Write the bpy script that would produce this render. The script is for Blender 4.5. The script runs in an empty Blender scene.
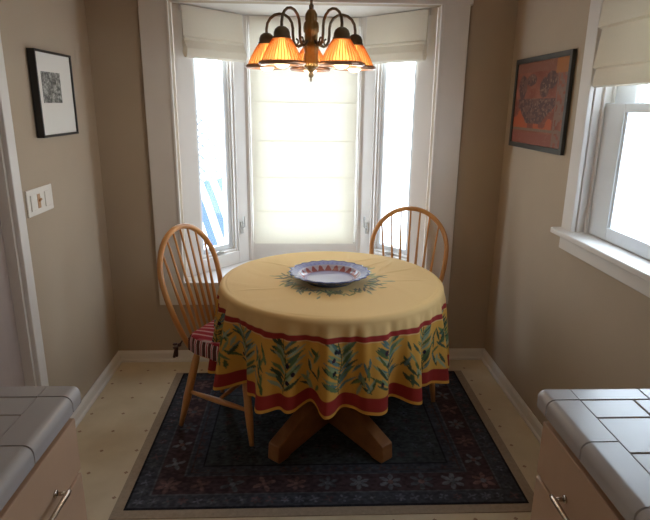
import bpy, bmesh, math, random
import numpy as np
from mathutils import Vector, Matrix
random.seed(7)
rng = np.random.default_rng(5)
PI = math.pi
sc = bpy.context.scene
COL = sc.collection

# ------------------------------------------------------------------ helpers
def lin(c):
    return tuple(((v / 255) / 12.92 if v / 255 <= 0.04045 else ((v / 255 + 0.055) / 1.055) ** 2.4) for v in c)

def new_mat(name):
    m = bpy.data.materials.new(name); m.use_nodes = True
    nt = m.node_tree; nt.nodes.clear()
    out = nt.nodes.new('ShaderNodeOutputMaterial')
    return m, nt, out

def mat(name, c, rough=0.5, metal=0.0, var=0.06, scale=12.0, bump=0.0, bscale=60.0, stretch=None, c2=None, spec=0.5, coat=0.0):
    """principled material with a little procedural variation of its pigment"""
    m, nt, out = new_mat(name)
    b = nt.nodes.new('ShaderNodeBsdfPrincipled')
    nt.links.new(b.outputs[0], out.inputs[0])
    tc = nt.nodes.new('ShaderNodeTexCoord'); mp = nt.nodes.new('ShaderNodeMapping')
    nt.links.new(tc.outputs['Object'], mp.inputs[0])
    if stretch: mp.inputs['Scale'].default_value = stretch
    n = nt.nodes.new('ShaderNodeTexNoise'); n.inputs['Scale'].default_value = scale; n.inputs['Detail'].default_value = 4
    nt.links.new(mp.outputs[0], n.inputs[0])
    r = nt.nodes.new('ShaderNodeValToRGB')
    a = lin(c)
    lo = tuple(v * (1 - var) for v in a) if c2 is None else lin(c2)
    hi = tuple(min(1, v * (1 + var)) for v in a)
    r.color_ramp.elements[0].position = 0.3; r.color_ramp.elements[1].position = 0.7
    r.color_ramp.elements[0].color = (*lo, 1); r.color_ramp.elements[1].color = (*hi, 1)
    nt.links.new(n.outputs[0], r.inputs[0]); nt.links.new(r.outputs[0], b.inputs['Base Color'])
    b.inputs['Roughness'].default_value = rough; b.inputs['Metallic'].default_value = metal
    b.inputs['Specular IOR Level'].default_value = spec
    if coat: b.inputs['Coat Weight'].default_value = coat
    if bump:
        n2 = nt.nodes.new('ShaderNodeTexNoise'); n2.inputs['Scale'].default_value = bscale; n2.inputs['Detail'].default_value = 3
        nt.links.new(mp.outputs[0], n2.inputs[0])
        bp = nt.nodes.new('ShaderNodeBump'); bp.inputs['Strength'].default_value = bump; bp.inputs['Distance'].default_value = 0.002
        nt.links.new(n2.outputs[0], bp.inputs['Height']); nt.links.new(bp.outputs[0], b.inputs['Normal'])
    return m

def mat_attr(name, rough=0.85, bump=0.3, bscale=400, spec=0.3, transl=0.0):
    """pigment read from the mesh's own printed / woven pattern"""
    m, nt, out = new_mat(name)
    b = nt.nodes.new('ShaderNodeBsdfPrincipled')
    at = nt.nodes.new('ShaderNodeAttribute'); at.attribute_name = 'Col'
    nt.links.new(at.outputs['Color'], b.inputs['Base Color'])
    b.inputs['Roughness'].default_value = rough; b.inputs['Specular IOR Level'].default_value = spec
    tc = nt.nodes.new('ShaderNodeTexCoord')
    n2 = nt.nodes.new('ShaderNodeTexNoise'); n2.inputs['Scale'].default_value = bscale
    nt.links.new(tc.outputs['Object'], n2.inputs[0])
    bp = nt.nodes.new('ShaderNodeBump'); bp.inputs['Strength'].default_value = bump; bp.inputs['Distance'].default_value = 0.001
    nt.links.new(n2.outputs[0], bp.inputs['Height']); nt.links.new(bp.outputs[0], b.inputs['Normal'])
    if transl:
        t = nt.nodes.new('ShaderNodeBsdfTranslucent'); nt.links.new(at.outputs['Color'], t.inputs[0])
        mx = nt.nodes.new('ShaderNodeMixShader'); mx.inputs[0].default_value = transl
        nt.links.new(b.outputs[0], mx.inputs[1]); nt.links.new(t.outputs[0], mx.inputs[2]); nt.links.new(mx.outputs[0], out.inputs[0])
    else:
        nt.links.new(b.outputs[0], out.inputs[0])
    return m

def mat_fabric(name, c, transl):
    m, nt, out = new_mat(name)
    tc = nt.nodes.new('ShaderNodeTexCoord')
    n = nt.nodes.new('ShaderNodeTexNoise'); n.inputs['Scale'].default_value = 90
    nt.links.new(tc.outputs['Object'], n.inputs[0])
    r = nt.nodes.new('ShaderNodeValToRGB'); a = lin(c)
    r.color_ramp.elements[0].color = (*[v * .96 for v in a], 1); r.color_ramp.elements[1].color = (*a, 1)
    nt.links.new(n.outputs[0], r.inputs[0])
    d = nt.nodes.new('ShaderNodeBsdfDiffuse'); t = nt.nodes.new('ShaderNodeBsdfTranslucent')
    nt.links.new(r.outputs[0], d.inputs[0]); nt.links.new(r.outputs[0], t.inputs[0])
    mx = nt.nodes.new('ShaderNodeMixShader'); mx.inputs[0].default_value = transl
    nt.links.new(d.outputs[0], mx.inputs[1]); nt.links.new(t.outputs[0], mx.inputs[2]); nt.links.new(mx.outputs[0], out.inputs[0])
    return m

def mat_glass(name, c=(250, 253, 255), amount=0.1):
    m, nt, out = new_mat(name)
    t = nt.nodes.new('ShaderNodeBsdfTransparent'); t.inputs[0].default_value = (*lin(c), 1)
    g = nt.nodes.new('ShaderNodeBsdfGlossy'); g.inputs['Roughness'].default_value = 0.02
    mx = nt.nodes.new('ShaderNodeMixShader'); mx.inputs[0].default_value = amount * .3
    nt.links.new(t.outputs[0], mx.inputs[1]); nt.links.new(g.outputs[0], mx.inputs[2]); nt.links.new(mx.outputs[0], out.inputs[0])
    return m

def mat_emit(name, c, s):
    m, nt, out = new_mat(name)
    e = nt.nodes.new('ShaderNodeEmission'); e.inputs[0].default_value = (*lin(c), 1); e.inputs[1].default_value = s
    nt.links.new(e.outputs[0], out.inputs[0]); return m

class MB:
    def __init__(s): s.bm = bmesh.new()
    def box(s, x0, x1, y0, y1, z0, z1, bev=0.0, seg=2, M=None):
        r = bmesh.ops.create_cube(s.bm, size=1)
        vs = r['verts']
        for v in vs:
            v.co = Vector(((x0 + x1) / 2 + v.co.x * (x1 - x0), (y0 + y1) / 2 + v.co.y * (y1 - y0), (z0 + z1) / 2 + v.co.z * (z1 - z0)))
        if bev:
            es = list({e for v in vs for e in v.link_edges})
            rr = bmesh.ops.bevel(s.bm, geom=es, offset=bev, segments=seg, affect='EDGES', profile=0.5)
            vs = list({v for v in rr['verts']} | {v for v in vs if v.is_valid})
        if M is not None:
            for v in vs: v.co = M @ v.co
        return vs
    def tube(s, pts, rad, n=10, caps=True):
        pts = [Vector(p) for p in pts]
        if not hasattr(rad, '__len__'): rad = [rad] * len(pts)
        T = [(pts[min(i + 1, len(pts) - 1)] - pts[max(i - 1, 0)]).normalized() for i in range(len(pts))]
        a = Vector((0, 0, 1)) if abs(T[0].z) < 0.9 else Vector((1, 0, 0))
        u = T[0].cross(a).normalized()
        rings = []
        for i, p in enumerate(pts):
            u = (u - T[i] * u.dot(T[i])).normalized(); w = T[i].cross(u)
            rings.append([s.bm.verts.new(p + rad[i] * (math.cos(2 * PI * k / n) * u + math.sin(2 * PI * k / n) * w)) for k in range(n)])
        for i in range(len(rings) - 1):
            for k in range(n):
                f = s.bm.faces.new([rings[i][k], rings[i][(k + 1) % n], rings[i + 1][(k + 1) % n], rings[i + 1][k]]); f.smooth = True
        if caps:
            s.bm.faces.new(rings[0][::-1]); s.bm.faces.new(rings[-1])
    def lathe(s, prof, n=32, c=(0, 0, 0), mod=None, close=False):
        rings = []
        for (r, z) in prof:
            ring = []
            for k in range(n):
                t = 2 * PI * k / n
                rr = r * (mod(t, z) if mod else 1)
                ring.append(s.bm.verts.new((c[0] + rr * math.cos(t), c[1] + rr * math.sin(t), c[2] + z)))
            rings.append(ring)
        m = len(rings)
        for i in range(m if close else m - 1):
            A, B = rings[i], rings[(i + 1) % m]
            for k in range(n):
                f = s.bm.faces.new([A[k], A[(k + 1) % n], B[(k + 1) % n], B[k]]); f.smooth = True
        if not close:
            s.bm.faces.new(rings[0][::-1]); s.bm.faces.new(rings[-1])
    def slab(s, outline, z0, z1, r=0.006, top=None):
        cx = sum(p[0] for p in outline) / len(outline); cy = sum(p[1] for p in outline) / len(outline)
        R = max(math.hypot(p[0] - cx, p[1] - cy) for p in outline)
        def ring(ins, z):
            k = 1 - ins / R
            return [s.bm.verts.new((cx + (p[0] - cx) * k, cy + (p[1] - cy) * k, z)) for p in outline]
        R_ = [ring(r, z0), ring(r * .3, z0 + r * .3), ring(0, z0 + r), ring(0, z1 - r), ring(r * .3, z1 - r * .3), ring(r, z1)]
        if top: R_.append(ring(R * .45, z1 + top))
        n = len(outline)
        for i in range(len(R_) - 1):
            for k in range(n):
                f = s.bm.faces.new([R_[i][k], R_[i][(k + 1) % n], R_[i + 1][(k + 1) % n], R_[i + 1][k]]); f.smooth = True
        s.bm.faces.new(R_[0][::-1]); s.bm.faces.new(R_[-1])
    def prism(s, prof, a, b, fn):
        """closed profile (u,v) swept between a and b; fn(u,v,t)->xyz"""
        A = [s.bm.verts.new(fn(u, v, a)) for u, v in prof]; B = [s.bm.verts.new(fn(u, v, b)) for u, v in prof]
        n = len(prof)
        for k in range(n): s.bm.faces.new([A[k], A[(k + 1) % n], B[(k + 1) % n], B[k]])
        s.bm.faces.new(A[::-1]); s.bm.faces.new(B)
    def sphere(s, c, r, sx=1, sy=1, sz=1, n=16):
        rr = bmesh.ops.create_uvsphere(s.bm, u_segments=n, v_segments=n // 2 + 2, radius=1)
        for v in rr['verts']:
            v.co = Vector((c[0] + v.co.x * r * sx, c[1] + v.co.y * r * sy, c[2] + v.co.z * r * sz))
        for f in s.bm.faces: pass
    def build(s, name, m, parent=None, smooth=False, bevel=0.0):
        bmesh.ops.recalc_face_normals(s.bm, faces=s.bm.faces)
        me = bpy.data.meshes.new(name); s.bm.to_mesh(me); s.bm.free()
        if smooth:
            for p in me.polygons: p.use_smooth = True
        me.materials.append(m)
        o = bpy.data.objects.new(name, me); COL.objects.link(o)
        if parent is not None: o.parent = parent
        if bevel:
            md = o.modifiers.new('edge', 'BEVEL'); md.width = bevel; md.segments = 2; md.limit_method = 'ANGLE'
        return o

def box(name, m, x0, x1, y0, y1, z0, z1, parent=None, bev=0.0):
    b = MB(); b.box(x0, x1, y0, y1, z0, z1, bev); return b.build(name, m, parent)
def struct(o): o['kind'] = 'structure'; return o
def thing(name, label, cat, loc=(0, 0, 0), rz=0, group=None):
    o = bpy.data.objects.new(name, None); COL.objects.link(o); o.empty_display_size = .1
    o.location = loc; o.rotation_euler = (0, 0, rz); o['label'] = label; o['category'] = cat
    if group: o['group'] = group
    return o
def tag(o, label, cat, group=None):
    o['label'] = label; o['category'] = cat
    if group: o['group'] = group
    return o
def copy_tree(o, parent=None):
    c = o.copy(); COL.objects.link(c); c.parent = parent
    for ch in list(o.children): copy_tree(ch, c)
    return c

def grid_mesh(name, P, C, m, parent=None, wrap=False, smooth=True, solid=0.0):
    """P (nu,nv,3) points, C (nu,nv,3) sRGB 0..255 pattern colours"""
    nu, nv = P.shape[:2]
    me = bpy.data.meshes.new(name)
    idx = np.arange(nu * nv).reshape(nu, nv)
    a = idx if wrap else idx[:-1]
    b = np.roll(idx, -1, 0) if wrap else idx[1:]
    F = np.stack([a[:, :-1], b[:, :-1], b[:, 1:], a[:, 1:]], -1).reshape(-1, 4)
    me.vertices.add(nu * nv); me.vertices.foreach_set('co', P.reshape(-1).astype(np.float32))
    me.loops.add(len(F) * 4); me.loops.foreach_set('vertex_index', F.reshape(-1).astype(np.int32))
    me.polygons.add(len(F)); me.polygons.foreach_set('loop_start', (np.arange(len(F)) * 4).astype(np.int32))
    me.update(calc_edges=True)
    me.polygons.foreach_set('use_smooth', np.full(len(F), smooth))
    at = me.color_attributes.new('Col', 'FLOAT_COLOR', 'POINT')
    c = np.clip(C, 0, 255) / 255.0
    l = np.where(c <= .04045, c / 12.92, ((c + .055) / 1.055) ** 2.4)
    rgba = np.concatenate([l, np.ones((nu, nv, 1))], -1).reshape(-1).astype(np.float32)
    at.data.foreach_set('color', rgba)
    me.materials.append(m)
    o = bpy.data.objects.new(name, me); COL.objects.link(o)
    if parent is not None: o.parent = parent
    if solid:
        md = o.modifiers.new('thick', 'SOLIDIFY'); md.thickness = solid; md.offset = -1
    return o

def paint_leaf(C, U, V, cu, cv, ang, L, W, col, period=None, k=1.0):
    du = U - cu
    if period: du = (du + period / 2) % period - period / 2
    dv = V - cv
    s = du * math.cos(ang) + dv * math.sin(ang); t = -du * math.sin(ang) + dv * math.cos(ang)
    q = (s / (L / 2))
    msk = (np.abs(q) < 1) & (np.abs(t) < (W / 2) * (1 - q * q) ** k)
    C[msk] = col

# ------------------------------------------------------------------ materials
M = {}
M['wall'] = mat('wall_paint', (178, 162, 142), .8, var=.03, scale=3, bump=.25, bscale=140)
M['ceiling'] = mat('ceiling_paint', (205, 195, 180), .9, var=.02)
M['trim'] = mat('white_trim_paint', (222, 217, 212), .38, var=.02, scale=5)
M['sash'] = mat('white_vinyl_sash', (222, 226, 230), .35, var=.02)
M['seatboard'] = mat('window_seat_paint', (214, 208, 204), .45, var=.03)
M['door'] = mat('door_paint', (168, 154, 148), .5, var=.03)
M['glass'] = mat_glass('window_glass')
M['shade'] = mat_fabric('cream_roman_fabric', (252, 249, 240), .265)
M['shade_side'] = mat_fabric('raised_roman_fabric', (232, 225, 210), .14)
M['oak'] = mat('honey_oak', (206, 150, 88), .38, var=.12, scale=10, stretch=(1, 1, .12), c2=(178, 118, 62), coat=.2)
M['oak_table'] = mat('table_oak', (158, 108, 64), .4, var=.12, scale=14, stretch=(1, .3, 1), c2=(130, 84, 48))
M['cab'] = mat('cabinet_laminate', (192, 160, 134), .45, var=.04, scale=8, stretch=(1, 1, .2))
M['cabwood'] = mat('cabinet_wood_edge', (186, 140, 98), .45, var=.08, scale=18, stretch=(1, .1, 1))
M['tile'] = mat('glazed_white_tile', (178, 174, 174), .26, var=.015, scale=3, bump=.05, bscale=12, spec=.35)
M['grout'] = mat('grey_brown_grout', (120, 106, 98), .9, var=.08, scale=60)
M['pull'] = mat('brushed_nickel', (190, 180, 170), .25, metal=1)
M['bronze'] = mat('antique_bronze', (150, 122, 78), .35, metal=.85, var=.2, scale=30)
M['bronze_dk'] = mat('dark_bronze', (112, 98, 78), .4, metal=.7, var=.15, scale=30)
M['rim'] = mat('copper_bronze_rim', (176, 136, 112), .35, metal=.7, var=.1)
M['black'] = mat('black_frame_lacquer', (30, 29, 30), .35, var=.1)
M['darkframe'] = mat('dark_slate_frame', (62, 62, 60), .45, var=.1)
M['plastic'] = mat('ivory_switch_plastic', (235, 230, 222), .35, var=.01)
M['tan'] = mat('tan_toggle_plastic', (190, 150, 110), .4, var=.05)
M['cloth'] = mat_attr('printed_tablecloth', .8, .35, 500, transl=.12)
M['rug'] = mat_attr('woven_rug', .95, .6, 700, spec=.1)
M['rugedge'] = mat('beige_rug_edge', (160, 142, 122), .95, var=.12, scale=80, bump=.4, bscale=300)
M['glaze'] = mat_attr('painted_glaze', .15, .05, 20, spec=.5)
M['art'] = mat_attr('printed_paper', .55, .05, 200)
M['paper'] = mat('white_mat_board', (226, 224, 218), .7, var=.01)
M['crank'] = mat('bronze_crank', (176, 172, 166), .4, metal=.6)

def floor_mat():
    m, nt, out = new_mat('cream_vinyl_with_diamond_dots')
    N = nt.nodes.new; L = nt.links.new
    b = N('ShaderNodeBsdfPrincipled'); L(b.outputs[0], out.inputs[0])
    tc = N('ShaderNodeTexCoord'); sp = N('ShaderNodeSeparateXYZ'); L(tc.outputs['Object'], sp.inputs[0])
    def cell(sock, off):
        a = N('ShaderNodeMath'); a.operation = 'ADD'; a.inputs[1].default_value = off + 16; L(sock, a.inputs[0])
        d = N('ShaderNodeMath'); d.operation = 'DIVIDE'; d.inputs[1].default_value = .16; L(a.outputs[0], d.inputs[0])
        f = N('ShaderNodeMath'); f.operation = 'FRACT'; L(d.outputs[0], f.inputs[0])
        s = N('ShaderNodeMath'); s.operation = 'SUBTRACT'; s.inputs[1].default_value = .5; L(f.outputs[0], s.inputs[0])
        g = N('ShaderNodeMath'); g.operation = 'ABSOLUTE'; L(s.outputs[0], g.inputs[0]); return g.outputs[0]
    cx = cell(sp.outputs[0], .925 + .08); cy = cell(sp.outputs[1], -2.575 + .08)
    s = N('ShaderNodeMath'); s.operation = 'ADD'; L(cx, s.inputs[0]); L(cy, s.inputs[1])
    lt = N('ShaderNodeMath'); lt.operation = 'LESS_THAN'; lt.inputs[1].default_value = .062; L(s.outputs[0], lt.inputs[0])
    n = N('ShaderNodeTexNoise'); n.inputs['Scale'].default_value = 7; n.inputs['Detail'].default_value = 6; L(tc.outputs['Object'], n.inputs[0])
    r = N('ShaderNodeValToRGB'); r.color_ramp.elements[0].position = .3; r.color_ramp.elements[1].position = .7
    r.color_ramp.elements[0].color = (*lin((206, 188, 158)), 1); r.color_ramp.elements[1].color = (*lin((218, 202, 174)), 1)
    L(n.outputs[0], r.inputs[0])
    mx = N('ShaderNodeMixRGB'); mx.inputs[2].default_value = (*lin((158, 124, 100)), 1)
    L(lt.outputs[0], mx.inputs[0]); L(r.outputs[0], mx.inputs[1]); L(mx.outputs[0], b.inputs['Base Color'])
    b.inputs['Roughness'].default_value = .42
    return m
M['floor'] = floor_mat()

def stripe_mat(name, axis, cols, period, rough=.9):
    """cols: list of (start fraction, colour)"""
    m, nt, out = new_mat(name)
    N = nt.nodes.new; L = nt.links.new
    b = N('ShaderNodeBsdfPrincipled'); L(b.outputs[0], out.inputs[0]); b.inputs['Roughness'].default_value = rough
    tc = N('ShaderNodeTexCoord'); sp = N('ShaderNodeSeparateXYZ'); L(tc.outputs['Object'], sp.inputs[0])
    d = N('ShaderNodeMath'); d.operation = 'DIVIDE'; d.inputs[1].default_value = period; L(sp.outputs[axis], d.inputs[0])
    a = N('ShaderNodeMath'); a.operation = 'ADD'; a.inputs[1].default_value = 50; L(d.outputs[0], a.inputs[0])
    f = N('ShaderNodeMath'); f.operation = 'FRACT'; L(a.outputs[0], f.inputs[0])
    r = N('ShaderNodeValToRGB'); r.color_ramp.interpolation = 'CONSTANT'
    e = r.color_ramp.elements
    e[0].position = cols[0][0]; e[0].color = (*lin(cols[0][1]), 1)
    e[1].position = cols[1][0]; e[1].color = (*lin(cols[1][1]), 1)
    for p, c in cols[2:]:
        x = e.new(p); x.color = (*lin(c), 1)
    L(f.outputs[0], r.inputs[0]); L(r.outputs[0], b.inputs['Base Color'])
    return m
RED = (176, 48, 66); WHT = (228, 206, 204); PNK = (206, 110, 124); BRN = (92, 50, 48)
M['cush'] = stripe_mat('red_and_white_ticking', 0, [(0, RED), (.30, PNK), (.45, WHT), (.58, PNK), (.75, RED)], .036)
M['cushside'] = stripe_mat('red_and_brown_ticking', 1, [(0, BRN), (.3, WHT), (.45, RED), (.62, WHT), (.75, BRN)], .034)
M['tie'] = mat('dark_brown_ribbon', (78, 52, 50), .8, var=.15, scale=60)
M['bluestripe'] = stripe_mat('blue_and_white_canvas', 0, [(0, (236, 238, 242)), (.5, (58, 76, 128))], .2)
M['cyanstripe'] = stripe_mat('sky_blue_and_white_canvas', 2, [(0, (246, 248, 252)), (.5, (40, 104, 150))], .12)
M['out_white'] = mat('white_outdoor_paint', (240, 240, 240), .6, var=.01)
M['deck'] = mat('pale_deck', (225, 225, 226), .8, var=.04)

# ------------------------------------------------------------------ room
XL, XR, YB = -1.135, 1.158, 3.187
YR = -1.6; ZC = 2.42
struct(box('floor', M['floor'], XL - .12, XR + .15, YR - .1, YB + .06, -.06, 0))
struct(box('ceiling', M['ceiling'], XL - .12, XR + .15, YR - .1, YB + .06, ZC, ZC + .06))
# back wall with the bay opening
BL, BR, BZ0, BZ1 = -.705, .745, .50, 2.068
b = MB()
b.box(XL - .12, BL, YB, YB + .07, 0, ZC); b.box(BR, XR + .15, YB, YB + .07, 0, ZC)
b.box(BL, BR, YB, YB + .07, 0, BZ0); b.box(BL, BR, YB, YB + .07, BZ1, ZC)
struct(b.build('wall_back', M['wall']))
# left wall, with doorway y 1.25..2.18
b = MB()
b.box(XL - .12, XL, 2.18, YB, 0, ZC); b.box(XL - .12, XL, YR, 1.27, 0, ZC); b.box(XL - .12, XL, 1.27, 2.18, 2.06, ZC)
struct(b.build('wall_left', M['wall']))
# right wall with window opening
WY0, WY1, WZ0, WZ1 = 1.34, 2.25, 1.03, 2.06
b = MB()
b.box(XR, XR + .15, WY1, YB, 0, ZC); b.box(XR, XR + .15, YR, WY0, 0, ZC)
b.box(XR, XR + .15, WY0, WY1, 0, WZ0); b.box(XR, XR + .15, WY0, WY1, WZ1, ZC)
struct(b.build('wall_right', M['wall']))
struct(box('wall_front', M['wall'], XL - .12, XR + .15, YR - .1, YR, 0, ZC))

# baseboards
def bb_profile(h=.07, t=.014):
    return [(0, 0), (t + .008, 0), (t + .008, .012), (t, .02), (t, h - .014), (t * .6, h - .004), (t * .3, h), (0, h)]
b = MB(); b.prism(bb_profile(), XL, XR, lambda u, v, t: (t, YB - u, v)); struct(b.build('baseboard_back', M['trim']))
b = MB(); b.prism(bb_profile(), 2.25, YB - .001, lambda u, v, t: (XL + u, t, v)); struct(b.build('baseboard_left', M['trim']))
b = MB(); b.prism(bb_profile(), 1.2, YB - .001, lambda u, v, t: (XR - u, t, v)); struct(b.build('baseboard_right', M['trim']))

# door in the left wall
b = MB()
b.box(XL, XL + .02, 2.178, 2.243, 0, 2.12, .004); b.box(XL, XL + .02, 1.207, 1.272, .0, 2.12, .004); b.box(XL, XL + .02, 1.272, 2.178, 2.055, 2.12, .004)
b.box(XL - .1, XL, 2.165, 2.18, 0, 2.06); b.box(XL - .1, XL, 1.27, 1.285, 0, 2.06)
struct(b.build('trim_1', M['trim']))
d = MB(); d.box(XL - .075, XL - .04, 1.285, 2.165, .01, 2.055, .002)
dr = struct(d.build('door_1', M['door']))
for z0, z1 in ((.2, .95), (1.1, 1.9)):
    for y0, y1 in ((1.38, 1.68), (1.77, 2.07)):
        p = MB(); p.box(XL - .041, XL - .036, y0, y1, z0, z1, .003); p.build('panel', M['door'], dr)
k = MB(); k.tube([(XL - .04, 1.36, 1.0), (XL - .005, 1.36, 1.0)], .01); k.sphere((XL + .01, 1.36, 1.0), .026); k.build('door_knob', M['pull'], dr, smooth=True)

# casing round the bay opening
b = MB()
cw = .152
b.box(BL - cw, BL, YB - .02, YB, .375, BZ1 + .13, .004); b.box(BR, BR + cw, YB - .02, YB, .375, BZ1 + .13, .004)
b.box(BL - cw - .015, BR + cw + .015, YB - .022, YB, BZ1, BZ1 + .14, .004)
b.box(BL - .012, BL + .003, YB - .026, YB, .52, BZ1, .003); b.box(BR - .003, BR + .012, YB - .026, YB, .52, BZ1, .003)
struct(b.build('trim_2', M['trim']))
b = MB(); b.box(BL, BR, YB - .018, YB, .375, .497, .003); struct(b.build('trim_3', M['trim']))   # apron

# bay: seat, head, three wall panels with windows
AL, CLp, CRp, AR = Vector((BL, 3.255)), Vector((-.352, 3.66)), Vector((.382, 3.66)), Vector((BR, 3.255))
def poly_slab(name, pts, z0, z1, m):
    b = MB(); A = [b.bm.verts.new((x, y, z0)) for x, y in pts]; B = [b.bm.verts.new((x, y, z1)) for x, y in pts]
    n = len(pts); b.bm.faces.new(A[::-1]); b.bm.faces.new(B)
    for k_ in range(n): b.bm.faces.new([A[k_], A[(k_ + 1) % n], B[(k_ + 1) % n], B[k_]])
    return b.build(name, m)
outer = [(BL - .02, YB - .0), (BR + .02, YB - .0), (BR + .12, 3.2), (.45, 3.80), (-.42, 3.80), (BL - .12, 3.2)]
poly = [(BL - .0, YB - .032), (BR + .0, YB - .032), (BR, YB), (BR + .09, YB + .072), (BR + .09, 3.22), (.45, 3.80), (-.42, 3.80), (BL - .09, 3.26), (BL - .09, YB + .072), (BL, YB + .072)]
poly = [(BL, YB - .032), (BR, YB - .032), (BR, 3.26), (.45, 3.80), (-.42, 3.80), (BL, 3.26)]
struct(poly_slab('trim_4', poly, .497, .52, M['seatboard']))
struct(poly_slab('trim_5', [(BL - .1, YB + .07), (BR + .1, YB + .07), (.45, 3.84), (-.42, 3.84)], BZ1, BZ1 + .05, M['trim']))

def frame_fn(A, B):
    """local frame: s along panel, d outwards, z up"""
    t = (B - A); Ln = t.length; t = t / Ln; n = Vector((-t.y, t.x))
    if n.y < 0: n = -n
    return Ln, Matrix(((t.x, n.x, 0, A.x), (t.y, n.y, 0, A.y), (0, 0, 1, 0), (0, 0, 0, 1)))
def bay_window(idx, A, B, s0, s1, z0, z1, casement, flip=False):
    Ln, X = frame_fn(A, B)
    w = MB()
    w.box(0, s0 - .03, .03, .12, .50, BZ1, M=X); w.box(s1 + .03, Ln, .03, .12, .50, BZ1, M=X)
    w.box(s0 - .03, s1 + .03, .03, .12, .50, z0 - .05, M=X); w.box(s0 - .03, s1 + .03, .03, .12, z1 + .05, BZ1, M=X)
    struct(w.build('wall_bay_%d' % idx, M['trim']))
    f = MB()
    # casing boards
    a0, a1 = s0 - .052, s1 + .052
    f.box(0.004, a0, 0, .035, .52, BZ1, .003, M=X); f.box(a1, Ln - .004, 0, .035, .52, BZ1, .003, M=X)
    f.box(a0, a1, 0, .035, z1 + .045, BZ1, .003, M=X); f.box(a0, a1, .0, .035, .52, z0 - .05, .003, M=X)
    # stepped jambs
    f.box(a0, a0 + .012, .012, .10, z0 - .05, z1 + .05, .002, M=X); f.box(a1 - .012, a1, .012, .10, z0 - .05, z1 + .05, .002, M=X)
    f.box(a0 + .012, a0 + .020, .03, .10, z0 - .05, z1 + .05, .002, M=X); f.box(a1 - .020, a1 - .012, .03, .10, z0 - .05, z1 + .05, .002, M=X)
    f.box(a0, a1, .02, .10, z0 - .05, z0 - .036, .002, M=X); f.box(a0, a1, .02, .10, z1 + .036, z1 + .05, .002, M=X)
    o = struct(f.build('window_%d' % idx, M['trim']))
    # sash
    s = MB(); q = .032
    for (p0, p1, r0, r1) in ((s0 - q, s0, z0 - q, z1 + q), (s1, s1 + q, z0 - q, z1 + q), (s0, s1, z0 - q, z0), (s0, s1, z1, z1 + q)):
        s.box(p0, p1, .045, .08, r0, r1, .003, M=X)
    s.build('sash', M['sash'], o)
    g = MB(); g.box(s0 - .004, s1 + .004, .060, .064, z0 - .004, z1 + .004, M=X); g.build('pane', M['glass'], o)
    if casement:
        c = MB(); sc_ = (s1 + .075) if not flip else (s0 - .075)
        if flip: sc_ = s1 + .075
        c.box(sc_ - .01, sc_ + .01, -.012, .0, .72, .80, .003, M=X)
        c.tube([X @ Vector((sc_, -.012, .76)), X @ Vector((sc_, -.03, .77)), X @ Vector((sc_, -.032, .84))], .006)
        c.build('latch_handle', M['crank'], o)
        c2 = MB(); mid = (s0 + s1) / 2
        c2.box(mid - .03, mid + .03, .01, .04, z0 - .045, z0 - .03, .003, M=X)
        c2.tube([X @ Vector((mid, .01, z0 - .03)), X @ Vector((mid - .02, -.005, z0 - .02)), X @ Vector((mid - .06, -.005, z0 - .03))], .005)
        c2.build('crank', M['crank'], o)
    return X, Ln
XLm, LnL = bay_window(1, AL, CLp, .180, .385, .655, 1.97, True)
XCm, LnC = bay_window(2, CLp, CRp, .075, (CRp - CLp).length - .075, .70, 1.97, False)
XRm, LnR = bay_window(3, AR, CRp, .175, .390, .655, 1.97, True, True)
# bay corner mullions
b = MB()
for c in (CLp, CRp): b.box(c.x - .012, c.x + .012, c.y - .012, c.y + .1, .52, BZ1, .003)
struct(b.build('trim_6', M['trim']))

# roman shades ------------------------------------------------
def shade_profile(folds, ztop, zbot, th=.0025, bulge=.007, kick=.006):
    zs = [ztop] + folds + [zbot]
    front = []
    for i in range(len(zs) - 1):
        a, c = zs[i], zs[i + 1]
        for k_ in range(7):
            t = k_ / 6
            front.append((bulge * math.sin(PI * min(1, t * 1.0)) * .8 + .001, a + (c + .004 - a) * t))
        if i < len(zs) - 2:
            front.append((kick + .004, c + .006)); front.append((kick + .004, c)); front.append((.0, c - .002))
    back = [(-th, ztop)] + [(-th, z_) for z_ in []] + [(-th, zbot + .004)]
    return front + back[::-1]
def roman(name, label, X, a, bb, folds, zt, zb, m, off, group=None, stack=0):
    root = thing(name, label, 'window shade', group=group)
    s = MB(); pf = shade_profile(folds, zt, zb)
    s.prism(pf, a, bb, lambda u, v, t: X @ Vector((t, -off - u, v)))
    s.build('fabric', m, root)
    h = MB(); h.box(a, bb, -off + .004, -off + .022, zt - .03, zt, M=X); h.build('headrail', M['trim'], root)
    return root, s
roman('roman_shade', 'cream roman shade let down over the middle window of the bay', XCm, .030, LnC - .036,
      [1.79, 1.56, 1.32, 1.085, .86], 2.062, .635, M['shade'], .012)
def raised(label, X, a, bb, zt, zf, zb, off, dep, m):
    root = thing('roman_shade', label, 'window shade')
    s = MB()
    # stacked fabric: hanging front face and soft loops behind it
    pf = [(0, zt), (.004, zt - .05), (.007, zf + .01), (.016, zf), (.010, zf - .012), (dep * .5, zf - .04), (dep * .7, zb + .05), (dep * .62, zb + .012), (dep * .35, zb), (.0, zb + .008),
          (-.008, zb + .03), (-.004, zf - .05), (-.012, zf - .02), (-.004, zf), (-.004, zt)]
    s.prism(pf, a, bb, lambda u, v, t: X @ Vector((t, -off - u, v)))
    s.build('fabric', m, root)
    h = MB(); h.box(a, bb, -off + .006, -off + .024, zt - .03, zt, M=X); h.build('headrail', M['trim'], root)
    return root
raised('cream roman shade drawn up at the top of the left bay window', XLm, .045, LnL - .05, 2.062, 1.895, 1.79, .03, .05, M['shade_side'])
raised('cream roman shade drawn up at the top of the right bay window', XRm, .045, LnR - .05, 2.062, 1.895, 1.79, .03, .05, M['shade_side'])

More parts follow.
